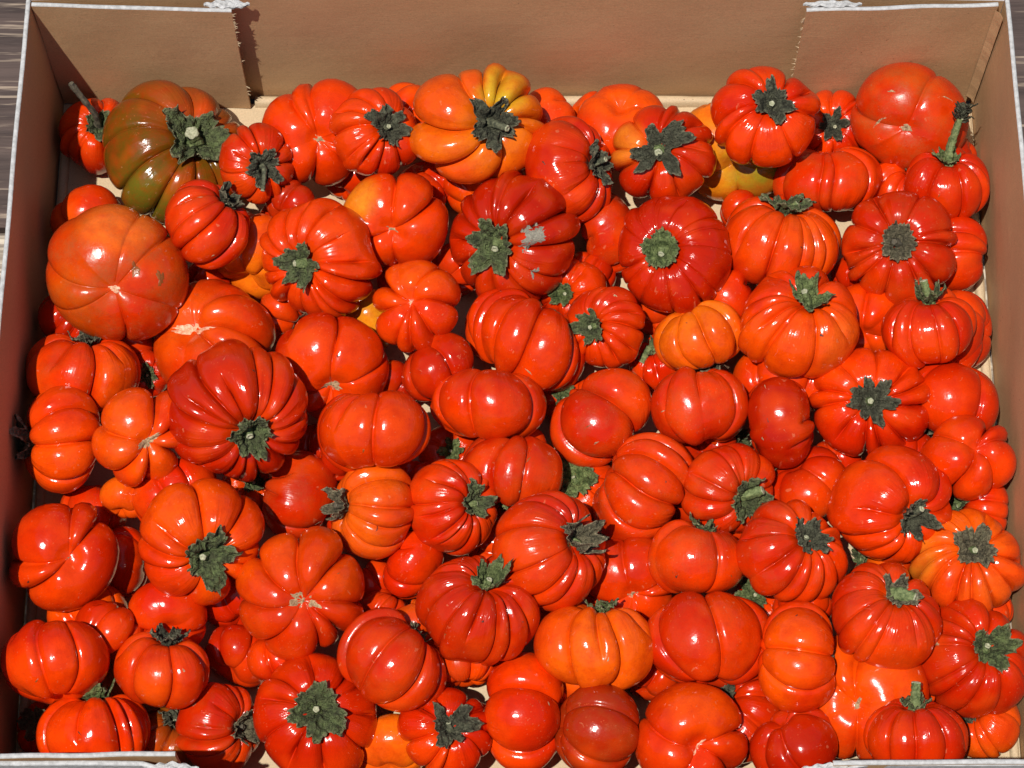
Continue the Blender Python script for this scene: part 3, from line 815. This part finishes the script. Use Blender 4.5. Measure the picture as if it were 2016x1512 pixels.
F(1.1,'S',892,1000,190,934,990,13,'r','many-ribbed red fruit with a pointed calyx turned right, just below centre',cal='g',cs=.42,d=.10,h=.80)
F(1.0,'L',1010,930,200,-95,88,8,'r','red fruit lying just below the wide oval one at the centre',h=.74,d=.08,cal='l',cs=.3)
F(1.0,'S',1435,960,192,1470,978,9,'r','red fruit with a long furry green calyx right of centre',cal='g',cs=.46,pt=.35,sl=.45,sd=(20,75),sr=.10,d=.11)
F(1.1,'S',940,1195,238,962,1142,14,'d','dark red many-ribbed fruit with an upright cup-like green calyx, below centre',cal='l',cs=.32,curl=.55,d=.09,h=.78,cp=5,dust=.2)
F(1.1,'S',388,1065,255,408,1098,9,'s','big orange-red fruit with a large ragged green calyx, lower left',cal='g',cs=.46,pt=.55,cp=5,d=.13)
F(1.0,'L',127,1090,218,130,172,5,'r','red fruit with a tiny centre scar against the lower left wall',scar=('c',.05,1.1,0),d=.12,h=.8)
F(1.1,'L',595,1168,262,100,168,8,'s','very large lobed red fruit with a corky scar, lower left of centre',scar=('c',.11,1.5,30),d=.125,h=.74,part=.1)
F(1.1,'L',772,1302,225,48,84,8,'r','dull red oval fruit slanting down right, with scuffed top, below centre left',h=.80,d=.08,dust=.4,cal='t',cs=.2)
F(1.0,'L',1170,1270,238,83,82,8,'o','glowing orange fruit lying on its side near the bottom centre',h=.72,d=.10,cal='l',cs=.3,cp=4,second=.15)
F(1.0,'L',1178,1435,192,-10,100,5,'v','dull dark red smooth fruit at the bottom edge, right of the tall one',h=.85,d=.08,dust=.5)
F(1.0,'L',1032,1402,238,178,96,7,'r','tall upright red fruit with level creases at the bottom centre',h=.68,d=.12)
F(1.1,'S',877,1445,182,888,1432,9,'r','small red fruit with a dark spiky calyx facing up at the bottom edge',cal='k',cs=.50,cp=6,pt=.6)
F(1.1,'S',620,1408,248,626,1396,10,'r','big red fruit with a broad green seven-pointed calyx at the bottom edge',cal='g',cs=.48,cp=7,pt=.4,sl=.12,stria=.4)
F(1.0,'S',430,1430,180,479,1432,10,'r','red fruit with a brown withered calyx turned right at the bottom edge',cal='t',cs=.40,curl=.25,h=.8)
F(1.1,'L',190,1442,230,92,82,11,'r','wide ribbed red fruit lying behind the near left flap of the box',h=.70,cal='l',cs=.34,curl=.3,cp=4)
F(1.2,'L',325,1318,195,85,70,8,'s','orange-red fruit with a dusty brown groove, just above the bottom left',cal='k',cs=.45,h=.74)
F(1.1,'L',98,1300,222,95,100,7,'r','large red broad-lobed fruit cut by the left edge of the frame, lower down',h=.74,d=.10)
F(1.1,'L',1565,1468,182,-60,120,5,'d','dark wine-red fruit with sharp three-way creases at the bottom edge',d=.20,part=0,narrow=6,h=.8)
F(1.0,'L',1800,1452,202,88,76,8,'r','red fruit with an upright green stalk behind the near right flap',cal='g',cs=.34,sl=.55,sd=(85,80),sr=.10,h=.76,d=.09)
# ---- top
F(2.0,'S',502,322,160,520,328,9,'r','small red fruit with a thin bent stalk, sitting on the brown-green one',cal='k',cs=.46,sl=.75,sd=(-97,75),sr=.06)
F(2.0,'S',945,245,250,972,242,9,'w','large orange fruit with one yellow-green lobe, near the middle of the far wall',cal='k',cs=.44,sl=.35,sd=(-20,55),d=.15,e=1.08,ea=0,blot=[(55,50,.50,(.55,.33,.015)),(100,55,.3,(.75,.09,.006)),(-120,70,.55,(.76,.085,.005))],stria=.12,part=.15)
F(2.0,'S',1305,308,200,1297,293,11,'r','red fruit with a star-shaped grey-green calyx, below the far wall',cal='k',cs=.62,cp=6,pt=.72,sl=.10,sr=.09,blot=[(160,60,.5,(.70,.16,.01))],sk='g')
F(2.1,'S',1508,226,215,1520,202,9,'r','deeply ribbed red fruit with a black calyx at the far wall, right of centre',cal='k',cs=.40,d=.14,dust=.05)
F(2.0,'L',1790,226,218,75,162,5,'m','large smooth dusty red fruit with tan scratches near the far right corner',h=.74,d=.055,dust=1.0,e=1.10,second=.2,part=.3,scar=('c',.05,1.3,0),col2=1,db=.14,patches=[('scratch',M_CORK,None,(187,34),.055,2.6,.9),('scratch',M_CORK,None,(112,34),.035,1.6,1.2),('scratch',M_CORK,None,(25,52),.035,2.6,2.2)])
F(2.0,'L',1890,368,166,88,66,8,'r','red fruit with a long green stalk ending in a black tuft, near the right wall',cal='l',cs=.36,sl=1.15,sd=(72,78),sr=.10,tuft=True,h=.82,d=.09)
F(2.0,'S',1766,485,228,1768,476,11,'r','round red fruit with a tan and black calyx right in its middle, upper right',cal='t',cs=.34,pt=.25,d=.10,cp=7)
F(2.0,'S',1325,498,238,1304,490,13,'d','deep red finely ribbed fruit with a cup-like green calyx, upper right of centre',cal='l',cs=.32,pt=.15,cp=5,d=.055,stria=.45,narrow=6)
F(2.0,'S',1010,468,268,972,480,13,'d','large red fruit with a green calyx and a grey corky scab beside it',cal='g',cs=.41,cp=6,pt=.5,d=.11,stria=.4,patches=[('corky_scab',M_GREY,None,(2,15),.20,1.35,.5),('corky_scab',M_GREY,None,(-58,42),.075,1.3,1.5)],sl=.15)
F(2.1,'L',408,440,182,48,72,10,'r','small glossy red fruit with dark calyx up right, beside the biggest smooth one',h=.80,cal='k',cs=.40,d=.12,curl=.2)
F(2.0,'L',230,540,276,80,163,7,'m','biggest smooth orange-red fruit with brown bruises, by the left wall',h=.78,d=.05,dust=1.0,e=1.06,part=.2,scar=('p',.035,1.3,0),db=.12,patches=[('bruise',M_SPOT,None,(0,17),.075,1.3,.6),('bruise',M_SPOT,None,(-8,40),.085,1.35,1.2)],blot=[(90,50,.6,(.78,.13,.01))],stria=.08)
F(2.2,'L',1033,668,258,55,88,11,'r','slanting oval red fruit with many deep creases at the centre',h=.66,d=.12)
F(2.1,'L',960,797,238,85,92,8,'r','wide oval red fruit lying level at the centre',h=.63,d=.10)
F(2.1,'L',1372,665,182,-70,100,8,'w','small bright orange fruit lying on its side, right of centre',h=.72,cal='t',cs=.45,curl=.2,d=.11)
F(2.0,'S',1578,635,242,1592,585,10,'s','broad orange-red fruit with a wide open green calyx, right of centre',cal='l',cs=.36,curl=.25,cp=7,h=.72,d=.11,sl=.25,blot=[(-30,60,.6,(.76,.10,.006))])
F(2.0,'L',1830,645,190,92,72,9,'r','red fruit with an upright green stalk and curled calyx near the right wall',h=.72,cal='g',cs=.36,curl=.35,sl=.5,sr=.09,sd=(105,80),d=.10)
F(1.9,'S',1708,792,232,1714,790,11,'r','red fruit with a black star calyx right in its middle, right side',cal='k',cs=.44,cp=7,pt=.55,d=.12,sl=.12,sk='g')
F(2.2,'L',1925,900,182,-140,155,5,'r','three-lobed knobbly red fruit against the right wall',d=.22,part=0,h=.84)
F(2.1,'L',1183,820,222,-45,95,7,'r','large broad-lobed red fruit leaning right, just right of the centre oval',h=.76,d=.14,part=.1)
F(2.2,'L',1537,832,190,10,92,6,'d','dark red upright oval fruit right of centre',h=.68,d=.12)
F(2.0,'L',97,872,222,178,82,7,'s','upright orange-red fruit beside the left wall with a dry calyx towards the wall',h=.66,cal='t',cs=.45,curl=.3,d=.12,part=.1)
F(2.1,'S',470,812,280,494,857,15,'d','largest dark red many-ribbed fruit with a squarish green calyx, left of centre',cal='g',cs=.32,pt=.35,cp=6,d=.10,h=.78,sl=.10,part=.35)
F(2.0,'L',740,848,232,93,95,7,'s','wide orange-red oval fruit left of the centre oval',h=.70,d=.09)
F(2.1,'L',733,1005,200,172,66,9,'o','orange fruit with a dark calyx turned left, below centre left',h=.78,cal='t',cs=.42,curl=.2,sl=.28,d=.10)
F(2.2,'L',1268,965,246,-28,90,9,'r','large red fruit leaning right with broad creases, below centre right',h=.70,d=.13)
F(2.0,'S',1752,988,238,1800,1018,9,'r','ribbed red fruit with calyx turned down right, in the right half',cal='k',cs=.40,cp=5,curl=.25,sl=.3,sd=(30,50),d=.11,h=.80)
F(2.1,'S',1562,1085,216,1592,1056,12,'r','red fruit with a dark hollow calyx, lower right of centre',cal='k',cs=.44,cp=6,pt=.5,sl=.05,d=.13)
F(2.0,'S',1912,1105,222,1932,1078,13,'o','orange many-ribbed fruit with a grey-green calyx by the right edge',cal='t',cs=.42,d=.10,pt=.4,sk='g',blot=[(180,60,.5,(.55,.16,.01)),(-60,60,.7,(.74,.09,.005))])
F(2.0,'L',1376,1100,190,80,84,6,'r','smooth glossy red fruit with a thin calyx on top, lower right of centre',h=.76,d=.07,cal='g',cs=.3,curl=.2)
F(2.2,'S',1080,1082,242,1142,1062,12,'r','large red fruit with a ragged dark calyx on its right side, below centre',cal='t',cs=.44,cp=6,curl=.3,h=.78,d=.10,sk='g')
F(2.1,'L',1390,1262,248,95,104,7,'r','big bright red fruit with a cleft at its top, lower right of centre',h=.76,d=.13,part=.15)
F(2.1,'L',1571,1290,222,-3,95,6,'s','upright orange-red fruit with a waist, lower right',h=.70,d=.13,cal='t',cs=.15,part=.1)
F(2.1,'S',1740,1210,222,1768,1166,11,'r','red fruit with a short thick stalk pointing right, lower right',cal='t',cs=.36,sl=.42,sd=(-15,70),sr=.12,d=.09,h=.78,sk='g')
F(2.1,'S',1935,1300,232,1972,1276,12,'d','dark red ribbed fruit with a green calyx cut by the right edge',cal='g',cs=.40,cp=6,pt=.5,d=.08,h=.78)
F(2.1,'L',1355,1455,228,140,160,5,'s','bright orange-red lobed fruit with a sunken scar at the bottom edge',scar=('p',.06,1.6,10),d=.14,h=.80,part=.1)
# ---- bottom layer glimpsed in the gaps
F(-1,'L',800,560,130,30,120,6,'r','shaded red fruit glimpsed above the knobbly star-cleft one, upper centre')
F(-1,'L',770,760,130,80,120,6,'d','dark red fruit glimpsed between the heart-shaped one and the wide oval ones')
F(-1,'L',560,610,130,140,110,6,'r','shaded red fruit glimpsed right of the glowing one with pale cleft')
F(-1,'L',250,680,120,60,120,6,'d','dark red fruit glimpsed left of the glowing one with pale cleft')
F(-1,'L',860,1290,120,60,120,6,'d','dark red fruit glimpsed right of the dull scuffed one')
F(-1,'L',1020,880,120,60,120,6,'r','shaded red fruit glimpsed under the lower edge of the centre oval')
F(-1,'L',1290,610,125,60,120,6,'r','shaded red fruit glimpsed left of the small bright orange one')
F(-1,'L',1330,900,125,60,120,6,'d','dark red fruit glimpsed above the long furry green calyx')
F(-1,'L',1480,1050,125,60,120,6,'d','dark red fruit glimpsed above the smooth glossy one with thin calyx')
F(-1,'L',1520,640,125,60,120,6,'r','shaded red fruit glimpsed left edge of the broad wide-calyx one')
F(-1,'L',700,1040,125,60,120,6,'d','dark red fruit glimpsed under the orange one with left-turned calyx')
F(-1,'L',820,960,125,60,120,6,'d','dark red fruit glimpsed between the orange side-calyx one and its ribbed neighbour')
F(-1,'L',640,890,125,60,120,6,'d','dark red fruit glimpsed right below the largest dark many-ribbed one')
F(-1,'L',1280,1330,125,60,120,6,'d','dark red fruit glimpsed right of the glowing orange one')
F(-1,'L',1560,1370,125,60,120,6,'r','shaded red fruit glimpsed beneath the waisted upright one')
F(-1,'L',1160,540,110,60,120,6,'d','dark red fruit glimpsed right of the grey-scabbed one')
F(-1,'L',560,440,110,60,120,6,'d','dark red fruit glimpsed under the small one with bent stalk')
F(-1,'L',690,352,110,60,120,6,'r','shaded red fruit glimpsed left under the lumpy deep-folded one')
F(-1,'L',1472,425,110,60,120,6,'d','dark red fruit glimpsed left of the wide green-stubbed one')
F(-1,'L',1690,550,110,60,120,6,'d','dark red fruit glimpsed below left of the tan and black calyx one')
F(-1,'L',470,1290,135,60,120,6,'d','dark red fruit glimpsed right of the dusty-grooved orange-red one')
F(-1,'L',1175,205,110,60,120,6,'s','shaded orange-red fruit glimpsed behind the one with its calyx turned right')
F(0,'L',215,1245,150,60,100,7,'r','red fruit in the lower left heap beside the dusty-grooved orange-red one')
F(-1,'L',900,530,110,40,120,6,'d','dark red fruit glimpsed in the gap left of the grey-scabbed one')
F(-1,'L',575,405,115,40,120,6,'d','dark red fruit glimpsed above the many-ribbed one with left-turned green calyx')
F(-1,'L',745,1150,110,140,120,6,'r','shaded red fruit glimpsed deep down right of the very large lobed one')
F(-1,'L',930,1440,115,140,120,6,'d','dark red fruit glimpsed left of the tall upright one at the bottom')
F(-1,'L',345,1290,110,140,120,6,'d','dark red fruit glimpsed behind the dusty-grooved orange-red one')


# ---- place: every fruit is let down along its line until it rests on the tray floor or on what lies below it
def frame_of(f, P):
    v = CAM - P; v /= np.linalg.norm(v)
    r_ = RIGHT - v * (RIGHT @ v); r_ /= np.linalg.norm(r_); up = np.cross(v, r_)
    if f['mode'] == 'L':
        ang, tl = math.radians(f['a']), math.radians(f['b'])
    else:
        dx, dy = f['a'] - f['cx'], -(f['b'] - f['cy'])
        off = math.hypot(dx, dy); ang = math.atan2(dy, dx)
        tl = math.asin(min(0.95, off / (f['h'] * f['D'] / 2 * 0.90)))
        if f['mode'] == 'B': ang += math.pi; tl = math.pi - tl
    z = math.cos(tl) * v + math.sin(tl) * (math.cos(ang) * r_ + math.sin(ang) * up)
    la = math.radians(f.get('ea', 0))
    ref = math.cos(la) * r_ + math.sin(la) * up
    if f['mode'] == 'L': ref = (math.cos(ang + math.pi / 2) * r_ + math.sin(ang + math.pi / 2) * up)
    x = ref - z * (ref @ z)
    if np.linalg.norm(x) < 0.2: x = up - z * (up @ z)
    x /= np.linalg.norm(x); y_ = np.cross(z, x)
    return np.stack([x, y_, z], 1), v, r_, up

g_ = np.random.RandomState(0).normal(size=(240, 3)); SPH = g_ / np.linalg.norm(g_, axis=1)[:, None]
placed = []
for f in sorted(FR, key=lambda q: (q['lvl'], q['idx'])):
    SH = 0.90
    z = 0.175
    last = None
    while True:
        P = at(f['cx'], f['cy'], z)
        depth = (P - CAM) @ FWD
        R = f['D'] / 2 * depth / FPX
        M, v, r_, up = frame_of(f, P)
        e = f.get('e', 1.0)
        ax = np.array([R * e, R / math.sqrt(e), R * f['h']]) * SH
        ext = np.sqrt(((M * ax[None]) ** 2).sum(1))
        P = P.copy()
        P[0] = min(max(P[0], XL + ext[0] * 1.02 + 0.003), XR - ext[0] * 1.02 - 0.003)
        P[1] = min(max(P[1], YN + ext[1] * 0.98), YF - ext[1] * 1.02 - 0.004)
        hit = z - ext[2] < 0.001
        pen = 0
        if not hit:
            for g2 in placed:
                if np.linalg.norm(g2['P'] - P) > g2['R'] * 1.1 + R * 1.1: continue
                pts = (SPH * ax) @ M.T + P
                q = ((pts - g2['P']) @ g2['M']) / g2['ax']
                m1 = 1 - np.sqrt((q ** 2).sum(1)).min()
                pts = (SPH * g2['ax']) @ g2['M'].T + g2['P']
                q = ((pts - P) @ M) / ax
                m2 = 1 - np.sqrt((q ** 2).sum(1)).min()
                pen = max(pen, m1, m2)
            hit = pen > f.get('tol', 0.16)
        cap = z < f.get('zmax', 9)
        if hit and (cap or z - ext[2] < 0.001): break
        z -= 0.0015
        if z < 0.005: break
    f.update(P=P, M=M, R=R, ax=ax, v=v, r_=r_, up=up, ext=ext)
    placed.append(f)
for f in sorted(FR, key=lambda q: q['idx']):
    print('F%03d lvl %.1f z %.3f top %.3f R %.3f' % (f['idx'], f['lvl'], f['P'][2], f['P'][2] + f['ext'][2], f['R']))

for f in FR:
    seed = f.get('seed', 100 + f['idx'] * 13)
    R, M = f['R'], f['M']
    base_z = f['P'][2] - f['ext'][2]
    root = bpy.data.objects.new('ornamental_eggplant', None); COL.objects.link(root)
    root.location = (f['P'][0], f['P'][1], base_z)
    root.empty_display_size = 0.02
    root['label'] = f['label']; root['category'] = 'ornamental eggplant'; root['group'] = 'ribbed pumpkin-shaped fruits heaped in the cardboard tray'
    off = np.array([0, 0, f['ext'][2]])
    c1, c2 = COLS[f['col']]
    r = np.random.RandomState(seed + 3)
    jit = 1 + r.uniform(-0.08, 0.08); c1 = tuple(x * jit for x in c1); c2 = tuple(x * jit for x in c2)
    bd = Body(seed, f['n'], f['d'], f['h'], f.get('e', 1.0), f.get('dt', 0.34), f.get('db', 0.30), f.get('part', 0.3), f.get('narrow'))
    blot = None
    if 'blot' in f:   # (image angle, tilt, radius, colour)
        blot = []
        for (ia, it, rad, cc) in f['blot']:
            ia, it = math.radians(ia), math.radians(it)
            w = math.cos(it) * f['v'] + math.sin(it) * (math.cos(ia) * f['r_'] + math.sin(ia) * f['up'])
            blot.append((M.T @ w * np.array([1, 1, 0.85]), rad, cc))
    body_mesh(bd, R, M, off, c1, c2, f.get('dust', float(r.choice([0.08, 0.15, 0.3, 0.5]))), f.get('per', 12 if f['lvl'] >= 1 else 9), f.get('rows', 44), root, f.get('stria', 0.40), blot, f.get('second', 0.5))
    cal = f.get('cal')
    if cal:
        size = f.get('cs', 0.40)
        top = calyx_mesh(bd, R, M, off, cal, size, f.get('cp', 6), root, seed, f.get('curl', 0.10), f.get('pt', 0.5))
        bend = None
        if 'sd' in f:
            ia, it = math.radians(f['sd'][0]), math.radians(f['sd'][1])
            w = math.cos(it) * f['v'] + math.sin(it) * (math.cos(ia) * f['r_'] + math.sin(ia) * f['up'])
            bend = M.T @ w
        sk = f.get('sk', {'g': 'g', 'l': 'g', 'k': 'k', 't': 't'}[cal])
        stem_mesh(R, M, off, top, sk, f.get('sl', 0.13), f.get('sr', 0.058), root, seed, bend, tuft=f.get('tuft', False))
    if f.get('scar'):
        kind, rad, el, rot = f['scar']
        patch_mesh(bd, R, M, off, 'blossom_scar', {'c': M_CORK, 'p': M_PALE, 'g': M_GREY}[kind], math.pi, 0, rad, root, seed, el, math.radians(rot), 0.010, 0.45, 0.012)
    if f['lvl'] >= 1 and 'patches' not in f:
        # a small corky nick or dark speck on the side that faces up
        for q in range(r.choice([0, 1, 1, 2, 3])):
            ia, it = r.uniform(0, 6.28), r.uniform(0.2, 0.95)
            w = M.T @ (math.cos(it) * f['v'] + math.sin(it) * (math.cos(ia) * f['r_'] + math.sin(ia) * f['up']))
            u0 = math.atan2(math.hypot(w[0], w[1]), w[2] / f['h']); p0 = math.atan2(w[1], w[0])
            if 0.75 < u0 < 2.6:
                patch_mesh(bd, R, M, off, 'blemish', [M_CORK, M_SPOT, M_DARK][r.randint(3)], u0, p0, r.uniform(0.014, 0.034), root, seed + q, r.uniform(1.0, 2.4), r.uniform(0, 3), 0.003, 0.5, 0.003)
    for (nm, mt, u0, p0, rad, el, rot) in f.get('patches', []):
        if u0 is None:      # given as a direction seen from the camera side
            ia, it = math.radians(p0[0]), math.radians(p0[1])
            w = M.T @ (math.cos(it) * f['v'] + math.sin(it) * (math.cos(ia) * f['r_'] + math.sin(ia) * f['up']))
            u0 = math.atan2(math.hypot(w[0], w[1]), w[2] / f['h']); p0 = math.atan2(w[1], w[0])
        patch_mesh(bd, R, M, off, nm, mt, u0, p0, rad, root, seed + int(p0 * 10), el, rot, 0.005, 0.5, 0.004)
print('fruits', len(FR), 'tris', sum(len(o.data.polygons) * 2 for o in sc.objects if o.type == 'MESH'))
